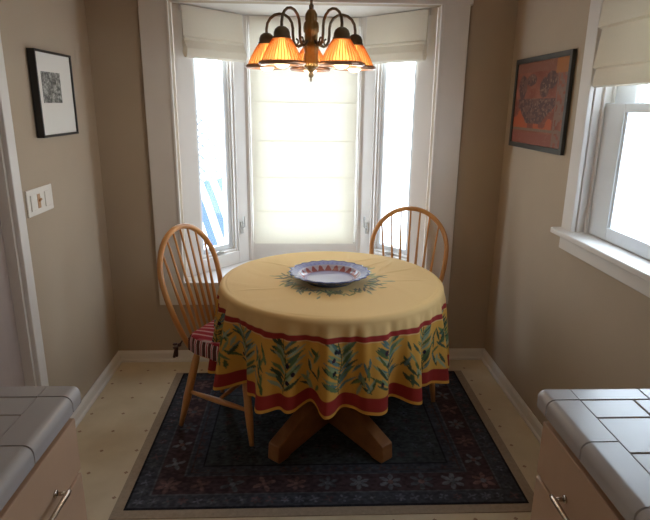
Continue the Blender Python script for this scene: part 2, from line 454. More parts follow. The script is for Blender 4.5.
# right wall double hung window ------------------------------------------------
b = MB()
b.box(XR - .02, XR, WY1 - .003, WY1 + .088, WZ0 - .0, WZ1 + .1, .004); b.box(XR - .02, XR, WY0 - .088, WY0 + .003, WZ0, WZ1 + .1, .004)
b.box(XR - .022, XR, WY0 - .1, WY1 + .1, WZ1 - .003, WZ1 + .1, .004)
struct(b.build('trim_7', M['trim']))
b = MB(); b.box(XR - .062, XR + .05, WY0 - .1, WY1 + .10, 1.017, 1.042, .005); struct(b.build('trim_8', M['trim']))
b = MB(); b.box(XR - .02, XR, WY0 - .085, WY1 + .088, .95, 1.017, .004); struct(b.build('trim_9', M['trim']))
f = MB()
for (y0, y1) in ((WY1 - .012, WY1), (WY0, WY0 + .012)): f.box(XR, XR + .145, y0, y1, WZ0, WZ1, .001)
f.box(XR, XR + .145, WY0, WY1, WZ1 - .012, WZ1, .001); f.box(XR + .05, XR + .145, WY0, WY1, WZ0 - .003, WZ0 + .018, .001)
for q, x0 in ((.012, .03), (.012, .066), (.012, .104)):
    f.box(XR + x0, XR + x0 + .009, WY1 - .03, WY1 - .012, 1.042, WZ1, .001); f.box(XR + x0, XR + x0 + .009, WY0 + .012, WY0 + .03, 1.042, WZ1, .001)
w4 = struct(f.build('window_4', M['trim']))
def sash(nm, x0, z0, z1, st, rb, rt):
    s = MB(); y0, y1 = WY0 + .012, WY1 - .012
    s.box(x0, x0 + .034, y1 - st, y1, z0, z1, .003); s.box(x0, x0 + .034, y0, y0 + st, z0, z1, .003)
    s.box(x0, x0 + .034, y0 + st, y1 - st, z0, z0 + rb, .003); s.box(x0, x0 + .034, y0 + st, y1 - st, z1 - rt, z1, .003)
    # glazing beads
    s.box(x0 + .006, x0 + .028, y1 - st - .014, y1 - st, z0 + rb, z1 - rt, .002); s.box(x0 + .006, x0 + .028, y0 + st, y0 + st + .014, z0 + rb, z1 - rt, .002)
    o = s.build(nm, M['sash'], w4)
    g = MB(); g.box(x0 + .014, x0 + .019, y0 + st - .004, y1 - st + .004, z0 + rb - .004, z1 - rt + .004); g.build('pane', M['glass'], o)
sash('sash', XR + .040, 1.045, 1.568, .155, .052, .034)
sash('sash', XR + .076, 1.536, WZ1 - .012, .155, .034, .05)
# raised shade of this window: three soft tiers
XS = Matrix(((0, 1, 0, XR), (1, 0, 0, 0), (0, 0, 1, 0), (0, 0, 0, 1)))
root = thing('roman_shade', 'cream roman shade drawn halfway up the window in the right wall', 'window shade')
s = MB()
pf = [(.0, 2.05), (.012, 2.0), (.022, 1.86), (.024, 1.846), (.006, 1.840), (.010, 1.80), (.02, 1.712), (.022, 1.70), (.008, 1.694), (.014, 1.66), (.016, 1.632), (.006, 1.626), (-.012, 1.632), (-.006, 1.70), (-.012, 1.8), (-.008, 2.05)]
s.prism(pf, WY0 + .02, WY1 - .016, lambda u, v, t: (XR - .004 - u, t, v))
s.build('fabric', M['shade_side'], root)
h = MB(); h.box(XR + .006, XR + .026, WY0 + .02, WY1 - .016, 2.015, 2.047); h.build('headrail', M['trim'], root)

# ------------------------------------------------------------------ pictures
def frame_pic(name, label, side, y0, y1, z0, z1, depth, fw, m, art_fn, mat_margin=None, n=(90, 90)):
    sx = 1 if side == 'L' else -1
    xw = XL if side == 'L' else XR
    root = thing(name, label, 'picture', (xw, (y0 + y1) / 2, z0))
    w = y1 - y0; hh = z1 - z0
    def bx(b, a0, a1, b0, b1, c0, c1, bev=.0015):
        lo, hi = sorted((sx * a0, sx * a1)); b.box(lo, hi, b0, b1, c0, c1, bev)
    f = MB()
    bx(f, .003, depth, -w / 2, -w / 2 + fw, 0, hh); bx(f, .003, depth, w / 2 - fw, w / 2, 0, hh)
    bx(f, .003, depth, -w / 2 + fw, w / 2 - fw, 0, fw); bx(f, .003, depth, -w / 2 + fw, w / 2 - fw, hh - fw, hh)
    f.build('frame', m, root)
    g = MB(); bx(g, .004, depth - .008, -w / 2 + fw * .8, w / 2 - fw * .8, fw * .8, hh - fw * .8, 0); g.build('mat_board', M['paper'], root)
    nu, nv = n
    (a0, a1, c0, c1) = mat_margin if mat_margin else (-w / 2 + fw, w / 2 - fw, fw, hh - fw)
    U, V = np.meshgrid(np.linspace(0, 1, nu), np.linspace(0, 1, nv), indexing='ij')
    yy = a0 + (a1 - a0) * U if side == 'L' else a1 - (a1 - a0) * U
    P = np.stack([np.full_like(U, sx * (depth - .0065)), yy, c0 + (c1 - c0) * V], -1)
    a = grid_mesh('artwork', P, art_fn(U, V), M['art'], root, solid=.001)
    return root
def vnoise(U, V, f, seed):
    r = np.random.default_rng(seed); G = r.random((f + 2, f + 2))
    x = U * f; y = V * f; i = np.floor(x).astype(int).clip(0, f); j = np.floor(y).astype(int).clip(0, f); a = x - i; b_ = y - j
    a = a * a * (3 - 2 * a); b_ = b_ * b_ * (3 - 2 * b_)
    i1 = (i + 1).clip(0, f + 1); j1 = (j + 1).clip(0, f + 1)
    return G[i, j] * (1 - a) * (1 - b_) + G[i1, j] * a * (1 - b_) + G[i, j1] * (1 - a) * b_ + G[i1, j1] * a * b_
def art_etching(U, V):
    v = .35 * vnoise(U, V, 6, 1) + .35 * vnoise(U, V, 14, 2) + .4 * vnoise(U, V, 34, 3)
    v = (v - .3) / .5
    g = 78 + 104 * np.clip(v, 0, 1)
    g = g - 34 * ((U > .55) & (V < .35)) * (vnoise(U, V, 20, 8) > .35)
    return np.stack([g, g, g * .97], -1)
def art_poster(U, V):
    C = np.zeros(U.shape + (3,)); C[:] = (136, 80, 62)
    n1 = vnoise(U, V, 8, 11); n2 = vnoise(U, V, 26, 12); n3 = vnoise(U, V, 52, 13)
    C += (n1[..., None] - .5) * 34
    dk = np.array((88, 64, 60)); md = np.array((106, 76, 68)); lt = np.array((126, 98, 86)); org = np.array((170, 84, 48))
    C[(V > .88)] = (128, 82, 66); C[V < .15] = (134, 78, 64)
    C[(V > .20) & (V < .46) & (U < .80) & (n1 > .25)] = org
    C[(V < .20) & (V > .165)] = (120, 100, 84)
    # two dark ornaments side by side above one broad dark shape that narrows downward
    wob = .05 * (n1 - .5) + .03 * (n2 - .5)
    for cu, cv, ru_, rv_ in ((.15, .70, .09, .15), (.33, .78, .10, .07), (.60, .68, .09, .12), (.72, .77, .10, .10)):
        e = ((U - cu) / ru_) ** 2 + ((V - cv) / rv_) ** 2 + wob * 8
        C[e < 1] = md; C[(e < 1) & (n2 > .45)] = dk; C[(e < .8) & (n3 > .74)] = lt
    w = .16 + .22 * np.clip((V - .26) / .20, 0, 1) + wob
    m_ = (np.abs(U - .45) < w) & (V > .26) & (V < .56); C[m_] = dk
    C[m_ & (n2 > .58)] = md; C[m_ & (n3 > .72)] = lt
    C[(U > .83) & (U < .845) & (V < .9)] = lt
    q = (U > .845) & (V < .86) & (n2 > .5); C[q] = lt
    C[(V > .84) & (U > .78)] = (160, 100, 52)
    C[(n3 > .8)] = C[n3 > .8] * .75 + np.array((150, 122, 104)) * .25
    return C
frame_pic('framed_etching', 'black framed small grey etching on a wide white mat, left wall', 'L', 2.462, 2.84, 1.398, 1.76, .035, .010, M['black'], art_etching,
          (-.189 + .052, -.189 + .24, .145, .275), (120, 90))
frame_pic('framed_poster', 'dark framed orange and brown poster hanging on the right wall', 'R', 2.432, 3.07, 1.345, 1.788, .02, .024, M['darkframe'], art_poster, None, (160, 120))

# ------------------------------------------------------------------ switch plate
root = thing('switch_plate', 'ivory triple wall switch plate below the black framed etching', 'light switch', (XL, 2.415, 1.138))
b = MB(); b.box(0, .007, -.118, .118, -.056, .056, .003); b.build('plate', M['plastic'], root)
for yy in (-.07, .06):
    b = MB(); b.box(.006, .012, yy - .024, yy + .024, -.034, .034, .003); b.build('rocker', M['plastic'], root)
b = MB(); b.box(.0065, .009, -.03, -.005, -.03, .03, .002); b.build('slot', M['tan'], root)
b = MB(); b.tube([(.008, -.018, 0), (.02, -.018, .01)], [.006, .004]); b.build('toggle', M['tan'], root)

# ------------------------------------------------------------------ chandelier
CX, CY = .037, 2.45
ch = thing('chandelier', 'bronze chandelier with five ribbed amber glass shades hanging over the table', 'chandelier', (CX, CY, 0))
mod = lambda t, z: 1 + .05 * math.cos(12 * t)
b = MB(); b.lathe([(.004, 1.925), (.014, 1.922), (.023, 1.905), (.0245, 1.885), (.022, 1.88), (.028, 1.872), (.031, 1.855), (.030, 1.838), (.026, 1.832), (.026, 1.80), (.030, 1.79), (.030, 1.77), (.027, 1.76), (.031, 1.72), (.033, 1.705), (.026, 1.698), (.016, 1.69), (.012, 1.684)][::-1], 48, mod=mod); b.build('column', M['bronze'], ch, smooth=True)
b = MB(); b.lathe([(.001, 1.640), (.004, 1.646), (.005, 1.652), (.004, 1.657), (.010, 1.663), (.012, 1.671), (.008, 1.678), (.012, 1.684)], 24); b.build('finial', M['bronze_dk'], ch, smooth=True)
b = MB(); b.tube([(0, 0, 1.92), (.001, 0, 2.10), (0, 0, 2.385)], .006); b.tube([(0, 0, 1.92), (0, 0, 1.94)], .010); b.build('rod', M['bronze_dk'], ch)
b = MB(); b.lathe([(.012, 2.37), (.03, 2.378), (.055, 2.40), (.062, ZC)], 32); b.build('canopy', M['bronze'], ch, smooth=True)
M['amber'] = None
def amber_mat():
    m, nt, out = new_mat('amber_prismatic_glass'); N = nt.nodes.new; L = nt.links.new
    tc = N('ShaderNodeTexCoord'); n = N('ShaderNodeTexNoise'); n.inputs['Scale'].default_value = 40; L(tc.outputs['Object'], n.inputs[0])
    r = N('ShaderNodeValToRGB'); r.color_ramp.elements[0].color = (*lin((244, 208, 160)), 1); r.color_ramp.elements[1].color = (*lin((250, 220, 176)), 1); L(n.outputs[0], r.inputs[0])
    t = N('ShaderNodeBsdfTranslucent'); d = N('ShaderNodeBsdfTransparent'); d.inputs[0].default_value = (*lin((244, 208, 160)), 1)
    g = N('ShaderNodeBsdfGlossy'); g.inputs['Roughness'].default_value = .12
    L(r.outputs[0], t.inputs[0])
    m1 = N('ShaderNodeMixShader'); m1.inputs[0].default_value = .58; L(t.outputs[0], m1.inputs[1]); L(d.outputs[0], m1.inputs[2])
    m2 = N('ShaderNodeMixShader'); m2.inputs[0].default_value = .10; L(m1.outputs[0], m2.inputs[1]); L(g.outputs[0], m2.inputs[2]); L(m2.outputs[0], out.inputs[0])
    return m
M['amber'] = amber_mat(); M['amber_rib'] = mat_fabric('amber_glass_rib', (226, 150, 78), .75); M['bulb'] = mat_emit('warm_bulb_glow', (255, 224, 180), 4.5)
R = .197
for kk in range(5):
    a = math.radians(90 + 72 * kk); ca, sa = math.cos(a), math.sin(a)
    p = [(.026, 1.80), (.040, 1.787), (.056, 1.782), (.068, 1.787), (.077, 1.802)]
    p += [(.080, 1.83)] + [(.1385 - .0585 * math.cos(t * PI / 8), 1.853 + .058 * math.sin(t * PI / 8)) for t in range(9)] + [(R, 1.838)]
    b = MB(); b.tube([(r_ * ca, r_ * sa, z_) for r_, z_ in p], .0058, 10)
    # little inner scroll
    b.tube([((.068 - .012 * math.cos(t)) * ca, (.068 - .012 * math.cos(t)) * sa, 1.80 + .012 * math.sin(t)) for t in [x * .5 - 2.6 for x in range(9)]], .004, 8)
    arm = b.build('arm', M['bronze_dk'], ch, smooth=True)
    c = (R * ca, R * sa, 0)
    b = MB(); b.lathe([(.010, 1.838), (.016, 1.836), (.026, 1.828), (.031, 1.816), (.032, 1.802), (.035, 1.800), (.035, 1.794), (.026, 1.794)][::-1], 24, c); b.build('socket_cup', M['bronze_dk'], ch, smooth=True)
    b = MB()
    prof_o = [(.031, 1.796), (.040, 1.784), (.054, 1.762), (.066, 1.740), (.076, 1.718), (.081, 1.702)]
    prof_i = [(r_ - .003, z_) for r_, z_ in prof_o][::-1]
    b.lathe(prof_o + prof_i, 120, c, mod=lambda t, z: 1 + .04 * math.cos(30 * t), close=True)
    sh = b.build('lamp_shade', M['amber'], ch, smooth=True)
    b = MB()
    for q_ in range(36):
        t_ = 2 * PI * q_ / 36
        b.tube([(c[0] + (r_ + .0012) * math.cos(t_), c[1] + (r_ + .0012) * math.sin(t_), z_) for r_, z_ in prof_o], .0013, 5)
    b.build('ribbing', M['amber_rib'], sh, smooth=True)
    b = MB(); b.lathe([(.074, 1.711), (.085, 1.711), (.092, 1.706), (.092, 1.700), (.085, 1.695), (.072, 1.695), (.070, 1.703)], 48, c, close=True); b.build('rim', M['rim'], sh, smooth=True)
    b = MB(); b.lathe([(.012, 1.795), (.013, 1.77), (.022, 1.75), (.031, 1.728), (.033, 1.712), (.029, 1.697), (.018, 1.687), (.004, 1.684)][::-1], 24, c); b.build('bulb', M['bulb'], ch, smooth=True)
    ld = bpy.data.lights.new('bulb_light', 'POINT'); ld.energy = .5; ld.color = (1, .80, .55); ld.shadow_soft_size = .034
    lo = bpy.data.objects.new('bulb_light', ld); COL.objects.link(lo); lo.location = (CX + c[0], CY + c[1], 1.655)

# ------------------------------------------------------------------ table
TX, TY = .14, 2.51
tb = thing('pedestal_table', 'round oak pedestal table with four splayed feet under the yellow cloth', 'table', (TX, TY, 0), 0)
circ = [(math.cos(2 * PI * k_ / 72) * .5, math.sin(2 * PI * k_ / 72) * .5) for k_ in range(72)]
b = MB(); b.slab(circ, .715, .744, .006); b.build('tabletop', M['oak_table'], tb)
b = MB(); b.lathe([(.05, .05), (.062, .2), (.05, .26), (.042, .34), (.055, .46), (.06, .56), (.05, .64), (.12, .69), (.16, .714)], 32, (-.004, -.03, 0)); b.build('column', M['oak_table'], tb, smooth=True)
for ang in (230, 308, 50, 128):
    a = math.radians(ang)
    X = Matrix.Rotation(a, 4, 'Z')
    b = MB()
    # side profile of a heavy sloping foot (u outwards, v up)
    pf = [(.0, .04), (.0, .24), (.08, .225), (.37, .108), (.402, .094), (.408, .02), (.398, .008), (.34, .008), (.32, .018), (.10, .038)]
    b.prism(pf, -.032, .032, lambda u, v, t: X @ Vector((u, t, v)) + Vector((-.008, -.06, 0)))
    b.build('foot', M['oak_table'], tb, bevel=.005)

# tablecloth -------------------------------------------------------
NT = 1200
Ls = np.concatenate([np.linspace(.0, .14, 8)[:-1], np.linspace(.14, .905, 202)])
TH = np.arange(NT) / NT * 2 * PI
U, Lg = np.meshgrid(TH, Ls, indexing='ij')
RT = .506; RR = .02
ph = U + .12 * np.sin(2 * U + .6) + .07 * np.sin(5 * U + 1.1)
fold = .60 * np.sin(18 * ph + 1.0) + .34 * np.sin(27 * U + 2.2 + .6 * np.sin(3 * U)) + .22 * np.sin(9 * U + .5)
fold = np.sign(fold) * np.abs(fold) ** .85
def near(t, c, w):
    d = (t - c + PI) % (2 * PI) - PI; return np.exp(-(d / w) ** 2)
thL = math.atan2(2.52 - TY, -.48 - TX); thR = math.atan2(2.88 - TY, .57 - TX)
arc = RR * PI / 2
drop = np.clip(Lg - RT - arc, 0, None)
drop_max = Ls[-1] - RT - arc
short = 1 - .38 * near(U, thL - .14, .30) - .30 * near(U, thR, .42)
hemvar = 1 + .03 * fold
drop_e = drop * short * hemvar
tcl = np.clip((Lg - RT) / arc, 0, 1) * PI / 2
q = drop / drop_max
amp = .068 * q ** .95 * (1 - .5 * near(U, thL - .12, .34) - .45 * near(U, thR, .4))
r = np.where(Lg < RT, Lg, RT + RR * np.sin(tcl)) + (.014 + .012 * np.cos(U - 4.2)) * q + amp * fold + .012 * np.sin(q * PI) * .4
z = .750 - np.where(Lg < RT, 0, RR * (1 - np.cos(tcl))) - drop_e
z = z + np.where(Lg < RT - .01, .0012 * np.sin(5 * U + 9 * Lg) * np.clip(Lg / .3, 0, 1) + .0012 * np.clip(np.sin(11 * U + 20 * Lg), .6, 1), 0)
r = r + np.clip(q * 9, 0, 1) * (1 - .6 * q) * (.0035 * np.sin(41 * U + 1.5 * np.sin(4 * U)) + .002 * np.sin(67 * U))
for a0, d0, L0, h0 in ((.35, .10, .25, .004), (.62, .20, .22, .004), (.80, .05, .3, .0035), (1.05, -.12, .25, .004), (1.3, .1, .2, .003), (-.1, .12, .2, .0025), (2.4, .1, .25, .0025), (3.6, -.05, .2, .002)):
    xx_ = Lg * np.cos(U); yy_ = Lg * np.sin(U)
    cx_, cy_ = .36 * math.cos(a0), .36 * math.sin(a0); aa = a0 + d0 * 3
    s1_ = (xx_ - cx_) * math.cos(aa) + (yy_ - cy_) * math.sin(aa); t1_ = -(xx_ - cx_) * math.sin(aa) + (yy_ - cy_) * math.cos(aa) + .012 * np.sin(s1_ * 18)
    z = z + np.where(Lg < RT, h0 * np.exp(-(t1_ / .008) ** 2) * np.exp(-(s1_ / (L0 * .45)) ** 4), 0)
XX = TX + r * np.cos(U); YY = TY + r * np.sin(U)
P = np.stack([XX, YY, z], -1)
C = np.zeros(P.shape); base = np.array((230, 194, 134))
C[:] = base
su = U * .53; per = 2 * PI * .53; sv = Lg - RT        # skirt coordinates (metres)
redc = (156, 48, 44)
C[(sv > .080) & (sv < .104)] = redc
hem = Ls[-1] - RT
C[sv > hem - .072] = redc
C[sv > hem - .014] = (226, 172, 74)
C[(sv > .108) & (sv < hem - .072)] = (214, 162, 74)  # lower skirt field deeper than the lit top: shade put into its colour
# olive sprigs on the skirt
greens = [(84, 104, 64), (104, 126, 82), (134, 152, 112), (72, 92, 72), (64, 80, 58), (150, 164, 134), (96, 124, 120)]
sk = sv > .07
Us, Vs = su[:, :], sv[:, :]
j0 = int(np.argmax(Ls > RT + .085))
Csub = C[:, j0:]; Usub = su[:, j0:]; Vsub = sv[:, j0:]
lim = hem - .074
nsp = 16
for i in range(nsp):
    cu = per * (i + .5 * 0) / nsp + random.uniform(-.012, .012)
    # stem
    h0, h1 = .112, lim - .012
    lean = random.uniform(-.25, .25)
    for t in np.linspace(0, 1, 17):
        v = h0 + (h1 - h0) * t; u = cu + lean * .10 * (t - .5) + .008 * math.sin(6 * t + i)
        paint_leaf(Csub, Usub, Vsub, u, v, PI / 2, .03, .004, (76, 84, 50), per)
        for sgn in (-1, 1):
            ang = PI / 2 * 3 - sgn * random.uniform(.55, 1.05)   # pointing up and outwards (v grows downwards)
            Lf = random.uniform(.065, .105) * (1 - .25 * abs(t - .5))
            uu = u - sgn * -1 * 0 + math.cos(ang) * Lf * .5; vv = v + math.sin(ang) * Lf * .5
            if vv < .108 or vv > lim - .004: continue
            paint_leaf(Csub, Usub, Vsub, uu, vv, ang, Lf, random.uniform(.010, .0145), random.choice(greens), per)
    for _ in range(4):
        uu = cu + random.uniform(-.04, .04); vv = random.uniform(.13, lim - .03)
        paint_leaf(Csub, Usub, Vsub, uu, vv, PI / 2 + random.uniform(-.4, .4), .020, .014, random.choice([(40, 34, 52), (58, 34, 48), (30, 30, 36)]), per, .5)
for i in range(nsp):                                            # small filler sprays between
    cu = per * (i + .5) / nsp
    for _ in range(16):
        ang = PI / 2 + random.uniform(-.9, .9)
        paint_leaf(Csub, Usub, Vsub, cu + random.uniform(-.03, .03), random.uniform(.15, lim - .015), ang, random.uniform(.04, .07), .0105, random.choice(greens), per)
# reset bands over any overlap
C[(sv > .080) & (sv < .104)] = redc
C[sv > hem - .072] = redc
C[sv > hem - .014] = (226, 172, 74)
# wreath of sprays round the middle of the top
X2 = Lg * np.cos(U); Y2 = Lg * np.sin(U)
j1 = int(np.argmax(Ls > .34))
Cs = C[:, :j1]; Xs = X2[:, :j1]; Ys = Y2[:, :j1]
for i in range(190):
    a = random.uniform(0, 2 * PI); rad_ = .19 + abs(random.gauss(0, .035))
    ang = a + random.uniform(-1.1, 1.1)
    col = random.choice(greens + [(64, 84, 92), (78, 98, 96), (96, 120, 120), (54, 66, 84)])
    mixf = .62
    col = tuple(mixf * c_ + (1 - mixf) * b_ for c_, b_ in zip(col, base))
    paint_leaf(Cs, Xs, Ys, rad_ * math.cos(a), rad_ * math.sin(a), ang, random.uniform(.04, .07), random.uniform(.009, .013), col)
cl = grid_mesh('tablecloth', P, C, M['cloth'], wrap=True, solid=.0016)
tag(cl, 'round yellow tablecloth printed with olive sprigs and red bands', 'tablecloth')

# platter ---------------------------------------------------------
px, py = .128, 2.475
NA, NR = 320, 90
A_, Q = np.meshgrid(np.arange(NA) / NA * 2 * PI, np.linspace(0, 1, NR), indexing='ij')
# profile: underside centre -> foot -> rim -> inside well
pr = [(0, .006), (.10, .006), (.105, .001), (.112, .001), (.116, .007), (.14, .020), (.168, .036), (.186, .044), (.188, .047), (.183, .0485), (.165, .043), (.142, .036), (.132, .022), (.118, .013), (.08, .0115), (0, .011)]
tt = np.linspace(0, 1, len(pr)); d_ = [0]
for i in range(1, len(pr)): d_.append(d_[-1] + math.hypot(pr[i][0] - pr[i - 1][0], pr[i][1] - pr[i - 1][1]))
tt = np.array(d_) / d_[-1]
rr_ = np.interp(Q, tt, [p_[0] for p_ in pr]); zz_ = np.interp(Q, tt, [p_[1] for p_ in pr])
scal = 1 + .028 * np.cos(22 * A_) * np.clip((rr_ - .15) / .04, 0, 1)
P = np.stack([rr_ * scal * np.cos(A_), rr_ * scal * .97 * np.sin(A_), zz_], -1)
C = np.zeros(P.shape); C[:] = (164, 162, 188)
top = Q > tt[8]
C[~top] = (92, 108, 160)
C[top & (rr_ > .176)] = (78, 84, 132)
C[top & (rr_ <= .176) & (rr_ > .146)] = (132, 136, 176)
C[top & (rr_ > .150) & (rr_ < .170) & (np.cos(44 * A_) > .2)] = (120, 122, 168)
wl = top & (rr_ <= .146) & (rr_ > .118)
C[wl] = (178, 168, 178)
C[wl & (rr_ < .120 + .022 * np.abs(np.sin(11 * A_)))] = (146, 82, 78)
C[wl & (rr_ < .1215)] = (120, 96, 120)
C[top & (rr_ <= .112) & (rr_ > .106)] = (140, 130, 170)
pl_o = grid_mesh('platter', P, C, M['glaze'], wrap=True)
pl_o.location = (px, py, .7525)
tag(pl_o, 'scalloped blue rimmed serving platter in the middle of the tablecloth', 'platter')

# ------------------------------------------------------------------ chairs
def make_chair(label, loc, rz, group):
    root = thing('dining_chair', label, 'chair', loc, rz, group)
    # shield seat
    out = []
    for k_ in range(48):
        t = 2 * PI * k_ / 48
        x = math.cos(t); y = math.sin(t)
        e = 2.7
        rx = .215 if y > 0 else .205; ry = .205
        q_ = (abs(x) ** e + abs(y) ** e) ** (-1 / e)
        out.append((rx * x * q_ * (1 + .05 * y), ry * y * q_))
    b = MB(); b.slab(out, .415, .452, .012); b.build('seat', M['oak'], root)
    legs = {}
    for nm, (tx, ty, fx, fy) in {'fr': (.135, .13, .185, .19), 'fl': (-.135, .13, -.185, .19), 'rr': (.125, -.125, .18, -.215), 'rl': (-.125, -.125, -.18, -.215)}.items():
        T = Vector((tx, ty, .425)); F = Vector((fx, fy, .012))
        b = MB()
        pts = [T + (F - T) * s_ for s_ in (0, .08, .2, .35, .5, .62, .7, .85, 1)]
        b.tube(pts, [.013, .015, .018, .019, .0185, .0195, .018, .0145, .011], 14)
        b.build('leg', M['oak'], root, smooth=True); legs[nm] = (T, F)
    def at(nm, s_): T, F = legs[nm]; return T + (F - T) * s_
    for a, c in (('fr', 'rr'), ('fl', 'rl')):
        A, B = at(a, .60), at(c, .56); b = MB(); b.tube([A + (B - A) * s_ for s_ in (0, .25, .5, .75, 1)], [.008, .012, .0145, .012, .008], 12); b.build('stretcher', M['oak'], root, smooth=True)
    A = (at('fr', .60) + at('rr', .56)) / 2; B = (at('fl', .60) + at('rl', .56)) / 2
    b = MB(); b.tube([A + (B - A) * s_ for s_ in (0, .25, .5, .75, 1)], [.007, .011, .013, .011, .007], 12); b.build('stretcher', M['oak'], root, smooth=True)
    # bow back
    lean = .25; zb, zt = .452, .968; ybk = -.165
    def bk(x, z_, dy=0): return Vector((x, ybk - (z_ - zb) * lean + dy, z_))
    def hoop_pt(t):      # t 0..1 from left base over the top to the right base
        a = PI * (1 - t) 
        s_ = math.sin(a); x = math.cos(a)
        zm = .74
        return x, s_
    pts = []; n = 44
    W = .215; zm = .745
    for i in range(9):
        s_ = i / 9; z_ = zb - .02 + (zm - zb + .02) * s_; w = .150 + (W - .150) * math.sin(s_ * PI / 2) ** .9
        pts.append(bk(-w, z_, .0))
    for i in range(25):
        a = PI - PI * i / 24; pts.append(bk(W * math.cos(a), zm + (zt - zm) * math.sin(a)))
    for i in range(8, -1, -1):
        s_ = i / 9; z_ = zb - .02 + (zm - zb + .02) * s_; w = .150 + (W - .150) * math.sin(s_ * PI / 2) ** .9
        pts.append(bk(w, z_, .0))
    b = MB(); b.tube(pts, .0135, 14); b.build('bow', M['oak'], root, smooth=True)
    for i in range(7):
        u = (i - 3) / 3
        xb_, xt = u * .112, u * .165
        zt_ = zm + (zt - zm) * math.sqrt(max(0, 1 - (xt / W) ** 2))
        A = bk(xb_, zb - .01, .0); B = bk(xt, zt_)
        b = MB(); b.tube([A + (B - A) * s_ for s_ in (0, .15, .35, .6, 1)], [.0065, .0078, .0085, .0065, .0048], 10); b.build('spindle', M['oak'], root, smooth=True)
    return root, out
f = Vector((.901, -.433))
c1, outl = make_chair('oak spindle back chair at the left of the table, with a striped cushion', (-.325, 2.50, .008), math.atan2(-f.x, f.y), 'bow back chairs at the round table')
c2 = copy_tree(c1)
f2 = Vector((-.22, -.975)).normalized()
c2.location = (.565, 2.855, .008); c2.rotation_euler = (0, 0, math.atan2(-f2.x, f2.y))
c2['label'] = 'oak spindle back chair behind the table, in front of the right bay window'

# cushion on the left chair
cu = thing('seat_cushion', 'red and white striped seat cushion tied to the left chair', 'cushion', (-.325, 2.50, .461), math.atan2(-f.x, f.y))
o2 = [(x * .99, max(y * .97, -.142)) for x, y in outl]
b = MB(); b.slab(o2, .003, .056, .014, top=.008); b.build('pad', M['cush'], cu)
o3 = [(x * 1.05, max(y * 1.03, -.146)) for x, y in outl]
b = MB()
n = len(o3)
# gathered skirt round the pad
ringT = [b.bm.verts.new((x * .965, y * .965, .046)) for x, y in o3]
def ru(i, k_): return 1 + .012 * math.sin(i * 2.4)
ringM = [b.bm.verts.new((o3[i][0] * ru(i, 0), o3[i][1] * ru(i, 0), .026)) for i in range(n)]
ringB = [b.bm.verts.new((o3[i][0] * (ru(i, 1) + .01), o3[i][1] * (ru(i, 1) + .01), -.022)) for i in range(n)]
for A, B in ((ringT, ringM), (ringM, ringB)):
    for k_ in range(n): b.bm.faces.new([A[k_], A[(k_ + 1) % n], B[(k_ + 1) % n], B[k_]])
sk_ = b.build('ruffle', M['cushside'], cu, smooth=True)
md = sk_.modifiers.new('t', 'SOLIDIFY'); md.thickness = .002
for sx in (1, -1):
    b = MB(); bx_, by_ = sx * .165, -.185
    b.tube([(sx * .15, -.155, .02), (bx_, by_, .01), (bx_ + sx * .008, by_ - .012, -.01)], .004, 8)
    b.sphere((bx_ + sx * .008, by_ - .014, -.012), .009)
    for dx, dy, dz in ((.02, -.02, -.06), (-.012, -.03, -.07)):
        b.tube([(bx_ + sx * .008, by_ - .014, -.012), (bx_ + sx * (.008 + dx * .6), by_ - .014 + dy * .7, -.03), (bx_ + sx * (.008 + dx), by_ - .014 + dy, -.012 + dz)], [.003, .006, .007], 8)
    for dx, dy in ((.026, -.004), (-.006, -.03)):
        b.sphere((bx_ + sx * (.008 + dx), by_ - .014 + dy, -.016), .012, 1, 1, .5, 10)
    b.build('tie', M['tie'], cu, smooth=True)

# ------------------------------------------------------------------ rug
RX0, RX1, RY0, RY1 = -.702, .918, 1.853, 3.0
nx, ny = 420, 300
Xg, Yg = np.meshgrid(np.linspace(RX0, RX1, nx), np.linspace(RY0, RY1, ny), indexing='ij')
P = np.stack([Xg, Yg, np.full_like(Xg, .0078)], -1)
C = np.zeros(P.shape)
d = np.minimum(np.minimum(Xg - RX0, RX1 - Xg), np.minimum(Yg - RY0, RY1 - Yg))
navy = np.array((56, 58, 68.)); mar = np.array((66, 46, 50.)); grn = np.array((54, 60, 62.)); grey = np.array((90, 92, 100.)); brk = np.array((98, 64, 62.)); blk = np.array((32, 30, 36.))
C[:] = grn
C[d < .27] = navy; C[d < .20] = mar; C[d < .085] = navy; C[d < .008] = blk
for e0, e1, c_ in ((.08, .086, grey * .8), (.196, .202, grey * .8), (.264, .272, blk), (.22, .226, brk * .7)): C[(d > e0) & (d < e1)] = c_
def flower(cx, cy, s_, cc, c2):
    sl = (np.abs(Xg[:, 0] - cx) < s_ * 2); i0, i1 = np.argmax(sl), nx - np.argmax(sl[::-1])
    sm = (np.abs(Yg[0] - cy) < s_ * 2); k0, k1 = np.argmax(sm), ny - np.argmax(sm[::-1])
    if i1 <= i0 or k1 <= k0: return
    c_ = C[i0:i1, k0:k1]; x_ = Xg[i0:i1, k0:k1]; y_ = Yg[i0:i1, k0:k1]
    n_ = random.choice((4, 6))
    for k_ in range(n_):
        a = 2 * PI * k_ / n_ + .4
        paint_leaf(c_, x_, y_, cx + math.cos(a) * s_ * .62, cy + math.sin(a) * s_ * .62, a, s_ * .8, s_ * .42, cc, None, .5)
    paint_leaf(c_, x_, y_, cx, cy, 0, s_ * .5, s_ * .5, c2, None, .5)
